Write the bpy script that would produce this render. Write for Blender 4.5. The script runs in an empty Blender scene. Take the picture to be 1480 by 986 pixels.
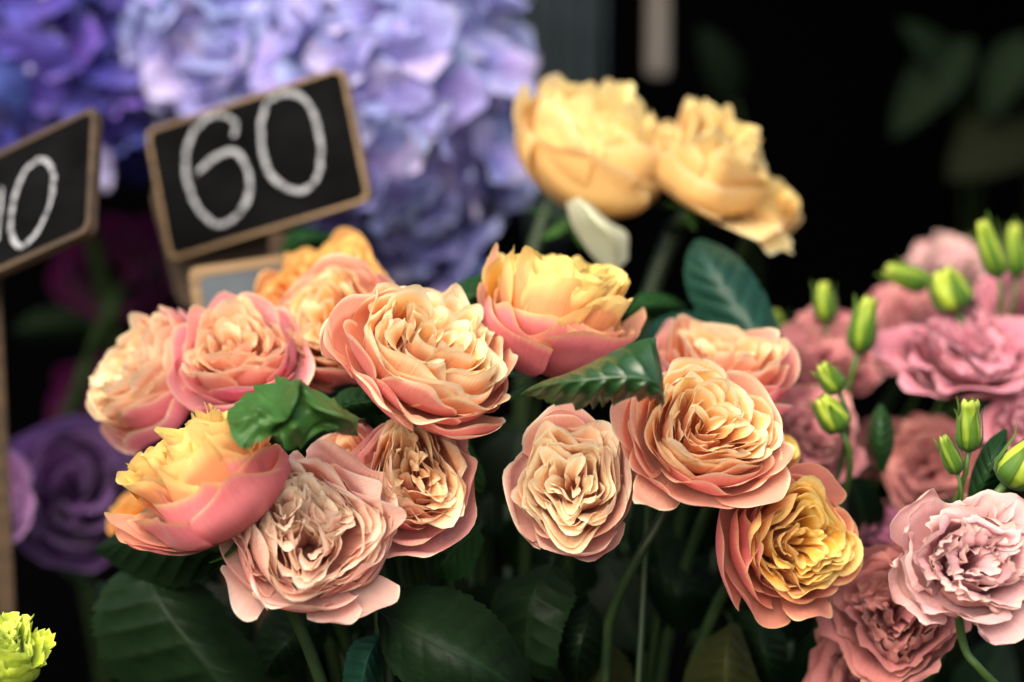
import bpy, math, random
import numpy as np
from mathutils import Vector, Matrix

S = bpy.context.scene
C = S.collection
PI = math.pi

# ------------------------------------------------------------------ camera, light, exposure
CAM = np.array((0.0, -1.10, 1.30)); PITCH = math.radians(-11)
FOC = 3494.0                                    # 85 mm on a 36 mm sensor, in photo pixels
cam = bpy.data.cameras.new('camera'); camo = bpy.data.objects.new('camera', cam); C.objects.link(camo)
cam.lens = 85; cam.sensor_width = 36; cam.clip_end = 60; cam.clip_start = .05
camo.location = CAM; camo.rotation_euler = (PI / 2 + PITCH, 0, 0)
cam.dof.use_dof = True; cam.dof.focus_distance = 1.062; cam.dof.aperture_fstop = 2.7; cam.dof.aperture_blades = 0
S.camera = camo

w = bpy.data.worlds.new('World'); S.world = w; w.use_nodes = True
SUN_EL, SUN_AZ = math.radians(50), math.radians(-155)       # azimuth measured from +Y towards +X
nt = w.node_tree; bg = nt.nodes['Background']
sky = nt.nodes.new('ShaderNodeTexSky'); sky.sky_type = 'NISHITA'; sky.sun_disc = False
sky.sun_elevation = SUN_EL; sky.sun_rotation = SUN_AZ; sky.air_density = 1.6; sky.dust_density = 6; sky.ozone_density = .8
nt.links.new(sky.outputs[0], bg.inputs[0]); bg.inputs[1].default_value = .09
sun = bpy.data.lights.new('sun', 'SUN'); sun.energy = 1.35; sun.angle = math.radians(70); sun.color = (1, .94, .86)
suno = bpy.data.objects.new('sun', sun); C.objects.link(suno)
sd = Vector((math.sin(SUN_AZ) * math.cos(SUN_EL), math.cos(SUN_AZ) * math.cos(SUN_EL), math.sin(SUN_EL)))
suno.rotation_euler = sd.to_track_quat('Z', 'Y').to_euler(); suno.location = (0, 0, 3)
S.view_settings.view_transform = 'Standard'; S.view_settings.look = 'None'
S.view_settings.exposure = 1.74; S.view_settings.gamma = 1
S.cycles.use_denoising = True
S.cycles.max_bounces = 8; S.cycles.transmission_bounces = 6; S.cycles.diffuse_bounces = 4
S.cycles.sample_clamp_indirect = 6

# ------------------------------------------------------------------ helpers
cp, sp = math.cos(PITCH), math.sin(PITCH)
RIGHT = np.array((1., 0, 0)); FWD = np.array((0, cp, sp)); UP = np.array((0, -sp, cp))
SHELF = CAM[2] - .62

def P(px, py, d):
    return CAM + d * (FWD + RIGHT * (px - 740) / FOC + UP * (493 - py) / FOC)
def CD(x, y, z):                                 # direction given as right, up, towards the viewer
    v = x * RIGHT + y * UP - z * FWD
    return v / np.linalg.norm(v)
def lin(c):
    c = np.array(c, float) / 255
    return np.where(c <= .04045, c / 12.92, ((c + .055) / 1.055) ** 2.4)
def ss(x, a, b):
    t = np.clip((x - a) / (b - a), 0, 1); return t * t * (3 - 2 * t)

class Noise:                                     # smooth vector field from random waves
    def __init__(s, seed, n=14, f=1.0):
        r = np.random.RandomState(seed)
        s.k = r.normal(size=(n, 3)); s.k *= (f * r.uniform(.6, 1.6, (n, 1)) / np.linalg.norm(s.k, axis=1, keepdims=True))
        s.ph = r.uniform(0, 2 * PI, n); s.a = r.normal(size=(n, 3)) / math.sqrt(n) * 1.4
    def __call__(s, p):
        return np.sin(p @ s.k.T + s.ph) @ s.a

_faces = {}
def grid_faces(nv, nu):
    if (nv, nu) not in _faces:
        i = np.arange(nv * nu).reshape(nv, nu)
        _faces[nv, nu] = np.stack([i[:-1, :-1], i[:-1, 1:], i[1:, 1:], i[1:, :-1]], -1).reshape(-1, 4)
    return _faces[nv, nu]

def mesh_grid(name, p, cin, cout, mat, uv=None):
    nv, nu = p.shape[:2]; f = grid_faces(nv, nu)
    me = bpy.data.meshes.new(name)
    me.vertices.add(nv * nu); me.vertices.foreach_set('co', p.astype('f').ravel())
    me.loops.add(f.size); me.loops.foreach_set('vertex_index', f.astype('i').ravel())
    me.polygons.add(len(f)); me.polygons.foreach_set('loop_start', np.arange(0, f.size, 4, dtype='i'))
    me.polygons.foreach_set('use_smooth', np.ones(len(f), bool))
    for nm, c in (('cin', cin), ('cout', cout)):
        a = me.color_attributes.new(nm, 'FLOAT_COLOR', 'POINT')
        a.data.foreach_set('color', np.concatenate([c.reshape(-1, 3), np.ones((nv * nu, 1))], 1).astype('f').ravel())
    if uv is None:
        uu, vv = np.meshgrid(np.linspace(-1, 1, nu), np.linspace(0, 1, nv)); uv = np.stack([uu, vv], -1)
    l = me.uv_layers.new(name='UVMap'); l.data.foreach_set('uv', uv.reshape(-1, 2)[f.ravel()].astype('f').ravel())
    me.materials.append(mat); me.update(); me.validate()
    return me

def link(name, me, parent=None):
    o = bpy.data.objects.new(name, me); C.objects.link(o)
    if parent is not None: o.parent = parent
    return o
def tag(o, label=None, cat=None, group=None, kind=None):
    if label: o['label'] = label
    if cat: o['category'] = cat
    if group: o['group'] = group
    if kind: o['kind'] = kind
    return o
def frame(axis, spin=0):
    z = Vector(axis).normalized(); ref = Vector((0, 0, 1)) if abs(z.z) < .95 else Vector((1, 0, 0))
    x = ref.cross(z).normalized(); y = z.cross(x)
    return Matrix((x, y, z)).transposed().to_4x4() @ Matrix.Rotation(spin, 4, 'Z')
def empty(name, loc, m=None):
    o = bpy.data.objects.new(name, None); C.objects.link(o); o.empty_display_size = .01
    mm = Matrix.Translation(Vector(loc)) @ (m or Matrix())
    o.matrix_world = mm
    return o, np.array(mm.inverted())
def to_local(inv, p):
    return p @ inv[:3, :3].T + inv[:3, 3]

# ------------------------------------------------------------------ materials
def new_mat(name):
    m = bpy.data.materials.new(name); m.use_nodes = True; t = m.node_tree
    for n in list(t.nodes): t.nodes.remove(n)
    out = t.nodes.new('ShaderNodeOutputMaterial'); b = t.nodes.new('ShaderNodeBsdfPrincipled')
    t.links.new(b.outputs[0], out.inputs[0])
    return m, t, b, out
def N(t, typ, **k):
    n = t.nodes.new(typ)
    for a, v in k.items(): setattr(n, a, v)
    return n
def petal_mat(name, rough=.58, trans=.5, veins=(30, 2.2), var=.17, bump=.75, randomhue=0, spec=.22, sheen=.15, sat=1.0):
    m, t, b, out = new_mat(name); L = t.links.new
    g = N(t, 'ShaderNodeNewGeometry'); a = N(t, 'ShaderNodeAttribute', attribute_name='cin'); c = N(t, 'ShaderNodeAttribute', attribute_name='cout')
    mx = N(t, 'ShaderNodeMix', data_type='RGBA'); L(g.outputs['Backfacing'], mx.inputs[0]); L(c.outputs[0], mx.inputs[6]); L(a.outputs[0], mx.inputs[7])
    uv = N(t, 'ShaderNodeUVMap'); mp = N(t, 'ShaderNodeMapping'); mp.inputs['Scale'].default_value = (veins[0], veins[1], 1)
    L(uv.outputs[0], mp.inputs[0])
    n1 = N(t, 'ShaderNodeTexNoise'); n1.inputs['Scale'].default_value = 1; n1.inputs['Detail'].default_value = 4; L(mp.outputs[0], n1.inputs[0])
    tc = N(t, 'ShaderNodeTexCoord'); n2 = N(t, 'ShaderNodeTexNoise'); n2.inputs['Scale'].default_value = 140; n2.inputs['Detail'].default_value = 5; L(tc.outputs['Object'], n2.inputs[0])
    ad = N(t, 'ShaderNodeMath', operation='MULTIPLY_ADD'); L(n1.outputs[0], ad.inputs[0]); ad.inputs[1].default_value = var * 1.6; ad.inputs[2].default_value = 1 - var * 1.3
    ad2 = N(t, 'ShaderNodeMath', operation='MULTIPLY_ADD'); L(n2.outputs[0], ad2.inputs[0]); ad2.inputs[1].default_value = var; L(ad.outputs[0], ad2.inputs[2])
    cm = N(t, 'ShaderNodeHueSaturation'); cm.inputs['Saturation'].default_value = sat; L(mx.outputs[2], cm.inputs['Color']); L(ad2.outputs[0], cm.inputs['Value'])
    if randomhue:
        oi = N(t, 'ShaderNodeObjectInfo')
        h = N(t, 'ShaderNodeMapRange'); L(oi.outputs['Random'], h.inputs[0]); h.inputs[3].default_value = .5 - randomhue; h.inputs[4].default_value = .5 + randomhue
        L(h.outputs[0], cm.inputs['Hue'])
    L(cm.outputs[0], b.inputs['Base Color']); b.inputs['Roughness'].default_value = rough; b.inputs['Specular IOR Level'].default_value = spec
    b.inputs['Sheen Weight'].default_value = sheen; b.inputs['Sheen Roughness'].default_value = .4
    bp = N(t, 'ShaderNodeBump'); bp.inputs['Strength'].default_value = bump; bp.inputs['Distance'].default_value = .0006; L(n1.outputs[0], bp.inputs['Height']); L(bp.outputs[0], b.inputs['Normal'])
    tr = N(t, 'ShaderNodeBsdfTranslucent'); L(cm.outputs[0], tr.inputs[0])
    ms = N(t, 'ShaderNodeMixShader'); ms.inputs[0].default_value = trans; L(b.outputs[0], ms.inputs[1]); L(tr.outputs[0], ms.inputs[2]); L(ms.outputs[0], out.inputs[0])
    return m
M = {}
M['petal'] = petal_mat('rose_petal', sat=1.1)
M['ruffle'] = petal_mat('lisianthus_petal', veins=(26, 2), var=.16, trans=.33)
M['hyd'] = petal_mat('hydrangea_petal', veins=(10, 2), var=.22, trans=.3, randomhue=.022)
M['leaf'] = petal_mat('leaf_glossy', rough=.4, trans=.06, veins=(6, 9), var=.3, bump=.25, spec=.2, sheen=0)
M['leafdark'] = petal_mat('leaf_dark', rough=.4, trans=.05, veins=(9, 14), var=.4, bump=.6, spec=.06, sheen=0)
M['leafshine'] = petal_mat('leaf_shiny', rough=.3, trans=.05, veins=(8, 12), var=.35, bump=.35, spec=.5, sheen=0)
M['leafmatt'] = petal_mat('leaf_matt', rough=.36, trans=.12, veins=(7, 9), var=.35, bump=.5, spec=.25, sheen=0)
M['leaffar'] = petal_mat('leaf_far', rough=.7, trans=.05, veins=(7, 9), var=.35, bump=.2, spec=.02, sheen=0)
M['bud'] = petal_mat('bud_green', rough=.45, trans=.2, veins=(14, 1.5), var=.3, bump=.3)

def plain(name, c1, c2, rough=.6, scale=(40, 40, 40), bump=.2, dist=.001, detail=6, spec=.4):
    m, t, b, out = new_mat(name); L = t.links.new
    tc = N(t, 'ShaderNodeTexCoord'); mp = N(t, 'ShaderNodeMapping'); mp.inputs['Scale'].default_value = scale; L(tc.outputs['Object'], mp.inputs[0])
    n = N(t, 'ShaderNodeTexNoise'); n.inputs['Scale'].default_value = 1; n.inputs['Detail'].default_value = detail; L(mp.outputs[0], n.inputs[0])
    r = N(t, 'ShaderNodeValToRGB'); r.color_ramp.elements[0].position = .3; r.color_ramp.elements[1].position = .7
    r.color_ramp.elements[0].color = (*lin(c1), 1); r.color_ramp.elements[1].color = (*lin(c2), 1)
    L(n.outputs[0], r.inputs[0]); L(r.outputs[0], b.inputs['Base Color']); b.inputs['Roughness'].default_value = rough; b.inputs['Specular IOR Level'].default_value = spec
    bp = N(t, 'ShaderNodeBump'); bp.inputs['Strength'].default_value = bump; bp.inputs['Distance'].default_value = dist; L(n.outputs[0], bp.inputs['Height']); L(bp.outputs[0], b.inputs['Normal'])
    return m
M['stem'] = plain('stem_green', (44, 70, 28), (76, 102, 46), .5, (90, 90, 30))
M['stemdark'] = plain('stem_dark', (22, 38, 18), (38, 56, 26), .5, (90, 90, 30))  # stem green with the shade under the roses put into the colour
M['stemfar'] = plain('stem_far', (14, 24, 10), (26, 38, 16), .8, (90, 90, 30), spec=.05)  # stem green dimmed further, background gloom put into the colour
M['wood'] = plain('plywood', (84, 64, 40), (122, 98, 66), .6, (14, 160, 160), .35)
M['wooddim'] = plain('dim_wood', (40, 29, 17), (70, 52, 32), .7, (20, 120, 120), .4)  # darker brown wood; shade on sign and sticks is put into the colour
M['slate'] = plain('blackboard', (4, 4, 4), (15, 15, 16), .9, (22, 30, 22), .1, spec=.03)
M['slategrey'] = plain('blackboard_sheen', (46, 54, 60), (66, 76, 84), .5, (25, 25, 25), .1)  # bluish reflection on the slate, put into its base colour
M['cloth'] = plain('dark_cloth', (26, 36, 42), (44, 56, 62), .7, (8, 8, 30), .2)
M['post'] = plain('weathered_post', (70, 65, 60), (94, 88, 82), .8, (30, 30, 5), .3)
M['dark'] = plain('dark_wall', (1, 1, 1), (3, 3, 4), 1.0, (1.5, 1.5, 1.5), .2, spec=.0)  # near-black base colour stands in for the unlit stall interior
def chalk_mat():
    m, t, b, out = new_mat('chalk'); L = t.links.new
    tc = N(t, 'ShaderNodeTexCoord'); n = N(t, 'ShaderNodeTexNoise'); n.inputs['Scale'].default_value = 520; n.inputs['Detail'].default_value = 3; L(tc.outputs['Object'], n.inputs[0])
    n2 = N(t, 'ShaderNodeTexNoise'); n2.inputs['Scale'].default_value = 170; L(tc.outputs['Object'], n2.inputs[0])
    ad = N(t, 'ShaderNodeMath', operation='ADD'); L(n.outputs[0], ad.inputs[0]); L(n2.outputs[0], ad.inputs[1])
    r = N(t, 'ShaderNodeValToRGB'); r.color_ramp.elements[0].position = .8; r.color_ramp.elements[1].position = 1.3
    r.color_ramp.elements[0].color = (*lin((20, 20, 21)), 1); r.color_ramp.elements[1].color = (*lin((140, 142, 146)), 1)
    L(ad.outputs[0], r.inputs[0]); L(r.outputs[0], b.inputs['Base Color']); b.inputs['Roughness'].default_value = .95
    return m
M['chalk'] = chalk_mat()

# ------------------------------------------------------------------ generic shapes
def tube_mesh(name, pts, rad, mat, sides=8, cap=True):
    pts = np.array(pts, float); n = len(pts); rad = np.broadcast_to(np.array(rad, float), (n,))
    T = np.gradient(pts, axis=0); T /= np.linalg.norm(T, axis=1, keepdims=True)
    ref = np.array((.3, .9, .2)); A = np.cross(T, ref); A /= np.linalg.norm(A, axis=1, keepdims=True); B = np.cross(T, A)
    th = np.linspace(0, 2 * PI, sides, endpoint=False)
    V = pts[:, None] + rad[:, None, None] * (A[:, None] * np.cos(th)[None, :, None] + B[:, None] * np.sin(th)[None, :, None])
    V = V.reshape(-1, 3); F = []
    for i in range(n - 1):
        for j in range(sides):
            k = (j + 1) % sides; F.append((i * sides + j, i * sides + k, (i + 1) * sides + k, (i + 1) * sides + j))
    if cap: F.append(tuple(range(sides))[::-1]); F.append(tuple((n - 1) * sides + j for j in range(sides)))
    me = bpy.data.meshes.new(name); me.from_pydata(V.tolist(), [], F); me.materials.append(mat)
    me.polygons.foreach_set('use_smooth', [len(f) == 4 for f in F]); me.update()
    return me
def bez(p0, p1, p2, p3, n=14):
    t = np.linspace(0, 1, n)[:, None]; p0, p1, p2, p3 = map(np.asarray, (p0, p1, p2, p3))
    return (1 - t) ** 3 * p0 + 3 * (1 - t) ** 2 * t * p1 + 3 * (1 - t) * t * t * p2 + t ** 3 * p3
def cr(Cp, n):                                    # Catmull-Rom resample along axis 0
    Cp = np.asarray(Cp, float); m = len(Cp)
    if m == 2:
        t = np.linspace(0, 1, n).reshape((-1,) + (1,) * (Cp.ndim - 1)); return Cp[0] * (1 - t) + Cp[1] * t
    E = np.concatenate([[2 * Cp[0] - Cp[1]], Cp, [2 * Cp[-1] - Cp[-2]]])
    x = np.linspace(0, m - 1, n); i = np.minimum(x.astype(int), m - 2); t = (x - i).reshape((-1,) + (1,) * (Cp.ndim - 1))
    a, b, c, d = E[i], E[i + 1], E[i + 2], E[i + 3]
    return .5 * (2 * b + (c - a) * t + (2 * a - 5 * b + 4 * c - d) * t * t + (3 * b - a - 3 * c + d) * t ** 3)

GREENS = dict(dark=((6, 16, 8), (12, 26, 12), (24, 40, 21)), mid=((16, 40, 19), (26, 56, 26), (50, 80, 42)),  # dark: shade under the bunch is partly put into this green
              fresh=((20, 52, 20), (38, 76, 30), (74, 106, 50)), blue=((16, 44, 36), (26, 60, 46), (38, 72, 56)), faint=((7, 14, 7), (11, 20, 10), (15, 25, 13)), faintolive=((10, 13, 6), (15, 18, 8), (18, 21, 11)),  # faint tones: leaf greens with the background gloom put into the colour
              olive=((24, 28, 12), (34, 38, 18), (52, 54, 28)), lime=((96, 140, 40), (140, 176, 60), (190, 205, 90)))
def leaf_from_grid(name, Cg, parent, inv, pal='dark', seed=0, serr=.05, teeth=16, quilt=.0012, nveins=8, crumple=0, cf=90, mat='leaf', nv=56, nu=21, sym=True, furrow=.00035):
    """Cg: rows along the leaf, each (edge, midrib, edge) points in world space."""
    G = np.asarray(Cg, float)
    G = cr(G, nv); G = np.swapaxes(cr(np.swapaxes(G, 0, 1), nu), 0, 1)      # nv x nu x 3
    u = np.linspace(-1, 1, nu)[None, :, None]; v = np.linspace(0, 1, nv)[:, None, None]
    mid = G[:, nu // 2][:, None]
    vt = v * teeth + .35 * np.sin(v * teeth * 1.7 + seed) + .0; ph = vt % 1.0
    k = 1 + serr * (ph * 1.6 - .8) * np.abs(u) ** 5 * ss(v, 0, .1) * (1 if sym else (u > 0))
    G = mid + (G - mid) * k
    du = np.gradient(G, axis=1); dv = np.gradient(G, axis=0); n = np.cross(du, dv); n /= np.linalg.norm(n, axis=2, keepdims=True) + 1e-12
    q = np.abs(np.sin(PI * (v * nveins - np.abs(u) * 1.3)))
    env = np.sin(PI * np.clip(v, 0, 1)) ** .5 * (1 - np.abs(u) ** 4) * ss(np.abs(u), 0, .25)
    G = G + n * quilt * (q ** .6 - .6) * env - n * furrow * np.exp(-(u / .05) ** 2)
    if crumple:
        nz = Noise(seed + 5, 16, cf); G = G + nz(G.reshape(-1, 3)).reshape(G.shape) * crumple
    b, l, ve = (lin(c) for c in GREENS[pal])
    r = np.random.RandomState(seed); nz = Noise(seed + 9, 10, 45)(G.reshape(-1, 3)).reshape(G.shape)[..., :1]
    mixv = np.clip(.45 + .35 * nz, 0, 1)
    c = b * (1 - mixv) + l * mixv
    vein = np.clip(np.exp(-(u / .03) ** 2) * 1.2 + .35 * np.exp(-(q / .12) ** 2) * (np.abs(u) < .95), 0, 1)
    c = c * (1 - vein * .6) + ve * vein * .6
    cb = c * .75 + ve * .25
    me = mesh_grid(name, to_local(inv, G), cb, c, M[mat])
    return link(name, me, parent)
def leaf_grid(base, tip, normal, width, bend=.1, fold=.15, nrow=9, twist=0, droop=0):
    base, tip, normal = (np.asarray(a, float) for a in (base, tip, normal))
    d = tip - base; L = np.linalg.norm(d); d = d / L; s = np.cross(d, normal); s /= np.linalg.norm(s); n = np.cross(s, d)
    rows = []
    for i in range(nrow):
        v = i / (nrow - 1); wv = width * (math.sin(PI * min(1, v ** .85)) ** .75) * .5 + .0004
        c = base + d * L * v + n * bend * L * (4 * v * (1 - v)) - np.array((0, 0, 1)) * droop * L * v * v
        a = twist * v; s2 = s * math.cos(a) + n * math.sin(a); n2 = n * math.cos(a) - s * math.sin(a)
        rows.append([c - s2 * wv + n2 * fold * wv, c, c + s2 * wv + n2 * fold * wv])
    return rows
def add_stem(root, inv, base, axis, foot=None, r=.0028, mat='stem', name='stem', L=.5):
    base = np.asarray(base, float); axis = np.asarray(axis, float)
    if foot is None: foot = np.array((base[0] * .55 , base[1] + .04 - axis[1] * .03, SHELF + .002))
    p1 = base - axis * .05; p2 = foot + np.array((0, 0, .22))
    pts = bez(base, p1, p2, foot, 16)
    return link(name, tube_mesh(name, to_local(inv, pts), np.linspace(r, r * 1.25, 16), M[mat], 8), root)

# ------------------------------------------------------------------ roses
def pal(cin, crim, cinb, cout, coutb, oin=None, orim=None, edge=(176, 150, 90)):
    d = dict(cin=lin(cin), crim=lin(crim), cinb=lin(cinb), cout=lin(cout), coutb=lin(coutb), edge=lin(edge))
    d['oin'] = lin(oin) if oin else d['cout'] * .5 + d['cin'] * .5
    d['orim'] = lin(orim) if orim else d['crim']
    return d
def soften(p, k, pink):
    for a in p:
        kk = k * (.6 if a in ('cout', 'coutb') else 1); p[a] = p[a] * (1 - kk) + kk * np.array((1., .92, .76))
    for a in ('cout', 'coutb', 'oin'): p[a] = p[a] * (1 - pink) + pink * np.array((.90, .42, .50))
    return p
PAL = dict(
    peach=pal((253, 205, 140), (255, 242, 206), (246, 150, 78), (238, 150, 134), (228, 122, 120), oin=(247, 184, 150)),
    peachpink=pal((252, 202, 150), (255, 240, 208), (248, 168, 118), (234, 136, 150), (222, 108, 134), oin=(244, 174, 164)),
    yellow=pal((254, 206, 100), (255, 236, 160), (250, 160, 40), (236, 146, 148), (230, 132, 132), oin=(246, 190, 150), orim=(250, 214, 160)),
    gold=pal((252, 206, 110), (253, 232, 160), (246, 164, 50), (222, 124, 118), (206, 96, 100), oin=(238, 160, 130), orim=(250, 214, 170)),
    pale=pal((254, 214, 192), (255, 243, 226), (250, 176, 154), (248, 190, 176), (242, 170, 160), oin=(252, 212, 194)),
    cream=pal((250, 214, 168), (255, 248, 222), (248, 172, 132), (220, 142, 150), (204, 112, 130), oin=(240, 190, 170)),
    pink=pal((252, 196, 150), (255, 230, 196), (246, 150, 86), (236, 128, 158), (224, 92, 136), oin=(246, 162, 168)),
    orange=pal((252, 190, 110), (254, 220, 150), (240, 140, 60), (246, 168, 130), (236, 150, 110)),
    butter=pal((251, 214, 124), (253, 236, 178), (247, 188, 66), (249, 212, 146), (245, 200, 124), oin=(250, 216, 146), orim=(252, 236, 196)),
    purple=pal((120, 84, 140), (150, 120, 168), (84, 44, 104), (112, 84, 138), (90, 56, 110)),
    lilac=pal((196, 150, 200), (216, 180, 214), (150, 90, 160), (190, 140, 196), (160, 100, 170)),
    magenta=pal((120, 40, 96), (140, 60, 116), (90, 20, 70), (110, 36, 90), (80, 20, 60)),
    lis=pal((238, 186, 188), (246, 214, 202), (206, 118, 132), (234, 178, 170), (216, 144, 136), edge=(226, 186, 140)),
    lisdusk=pal((222, 142, 142), (230, 166, 154), (180, 82, 88), (216, 136, 126), (190, 106, 96), edge=(222, 160, 120)),
    lispink=pal((232, 146, 166), (240, 176, 188), (204, 100, 120), (226, 138, 150), (208, 120, 124), edge=(236, 170, 170)),
    lissoft=pal((236, 150, 158), (240, 180, 172), (210, 110, 120), (232, 146, 150), (214, 130, 120), edge=(236, 190, 140)),
    lispurple=pal((170, 92, 136), (208, 132, 150), (120, 50, 90), (160, 86, 122), (120, 56, 84), edge=(200, 120, 120)),
    lime=pal((196, 214, 60), (224, 236, 110), (150, 180, 30), (190, 210, 50), (150, 178, 30), edge=(236, 240, 150)))

for _n, _k, _p in (('peach', .08, .2), ('peachpink', .09, .26), ('cream', .1, .24), ('pale', .08, .2), ('gold', .04, .2), ('yellow', .02, .24), ('pink', .12, .12), ('orange', .05, 0), ('butter', .14, 0)): soften(PAL[_n], _k, _p)
def petal_sheet(r, R, s, phi, half, h, pal_, nz, warpA, lobes, reflex=.03, curl=0, tw=.05, tip=.35, ruffle=.02, rk=5, notch=.03, shape=.8,
                nu=13, nv=13, z0=0, point=0, ctr=(0, 0), outerness=0, fold=0, open_=0, rimw=.16, rufp=3, edgebrown=.3, serr=0, bulge=.12, lip0=.7, own=.03, crease=0, gouge=0):
    u = np.linspace(-1, 1, nu)[None, :]; vv = np.linspace(0, 1, nv)[:, None]
    ph = r.uniform(0, 6.28, 6)
    vmax = 1 - tip * np.abs(u) ** 2.6 + notch * np.sin(2.5 * u + ph[0]) + notch * .6 * np.sin(6 * u + ph[1]) + point * np.exp(-(u / .25) ** 2)
    if serr: vmax = vmax + serr * np.abs(np.sin(9 * u + ph[2])) + serr * .6 * np.sin(23 * u + ph[3])
    v = vv * vmax
    wv = .3 + .7 * np.sin(PI / 2 * np.clip(vv / .62, 0, 1))
    rad = (1 - (1 - np.clip(v, 0, 1)) ** 2.2) ** .7
    lip = ss(v, lip0, 1.02) ** 1.5
    rr = s * R * rad * (1 + bulge * np.sin(PI * np.clip(v, 0, 1)))
    rr = rr * (1 + tw * u) - fold * R * np.abs(u) * v
    rr = rr + (reflex * lip + open_ * v ** 2.2 * s) * R
    z = h * R * (.82 * np.clip(v, 0, 1.2) ** 1.35 + .18 * v) - reflex * R * .35 * lip ** 2 - open_ * R * .35 * v ** 3 * s
    if curl: z = z - curl * R * lip ** 2 * (.4 + .6 * np.abs(u)); rr = rr + curl * R * .6 * lip
    rr = rr + crease * R * np.exp(-(u / .22) ** 2) * np.clip(v, 0, 1) ** 2
    ang = phi + u * wv * half
    f = (np.abs(u) ** 1.5 * .6 + .4) * np.clip(v, 0, 1) ** rufp
    rf = ruffle * R * f * (np.sin(rk * u + ph[4]) + .5 * np.sin(rk * 2.3 * u + ph[5]))
    rr = rr + rf; z = z + rf * .35
    if lobes: 
        K, a, l0 = lobes; q = a * (1 - s) ** .7 * ss(v, .2, 1)
        ang = ang + q * .35 * np.sin(K * ang + l0 * 2)
        rr = rr * (1 + q * np.cos(K * ang + l0))
    c0 = np.sqrt(np.clip(v, 0, 1))
    x = ctr[0] * c0 + rr * np.cos(ang); y = ctr[1] * c0 + rr * np.sin(ang)
    p = np.stack([x, y, z + z0 * R + 0 * x], -1)
    if own: p = p + Noise(r.randint(1 << 30), 8, 5.5)(p.reshape(-1, 3) / R).reshape(p.shape) * own * R * (np.clip(v, 0, 1) ** 2)[..., None]
    wv3 = nz(p.reshape(-1, 3) / R).reshape(p.shape); p = p + wv3 * warpA * R * (np.clip(v, 0, 1) ** 1.6)[..., None]
    # colours
    e = np.minimum(vmax - v, (1 - np.abs(u)) * .55 + (1 - vv) * .9)         # distance to the free edge
    rim = np.clip(1.4 - 1.4 * e / rimw, 0, 1) ** 1.1 * ss(vv, .35, .75)
    rim = rim[..., None]; vb = ss(v, .3, 1.0)[..., None]; o = outerness
    ci = pal_['cinb'] * (1 - vb) + pal_['cin'] * vb  # petal's own deeper base hue, also depth shading put into the colour
    jit = 1 + r.uniform(-.07, .07)
    oin = pal_['oin']; ci = ci * (1 - o) + (oin * (.85 + .15 * vb)) * o
    rc = pal_['crim'] * (1 - o) + pal_['orim'] * o
    cin = ci * (1 - rim) + rc * rim
    co = pal_['coutb'] * (1 - vb) + pal_['cout'] * vb
    oo = min(1, .35 + .9 * o)
    co = co * oo + ci * (1 - oo)
    cout = co * (1 - rim * .8) + rc * rim * .8
    er = np.clip(1 - e / .03, 0, 1)[..., None] * edgebrown * np.clip(.5 + 1.2 * np.sin(5 * u + ph[1])[..., None] , 0, 1)
    cout = cout * .84 + .015
    cin = (cin * (1 - er) + pal_['edge'] * er) * jit; cout = (cout * (1 - er) + pal_['edge'] * er) * jit
    return p, np.clip(cin, 0, .93), np.clip(cout, 0, .93), np.stack([u + 0 * vv + ph[0], v + ph[1]], -1)

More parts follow.
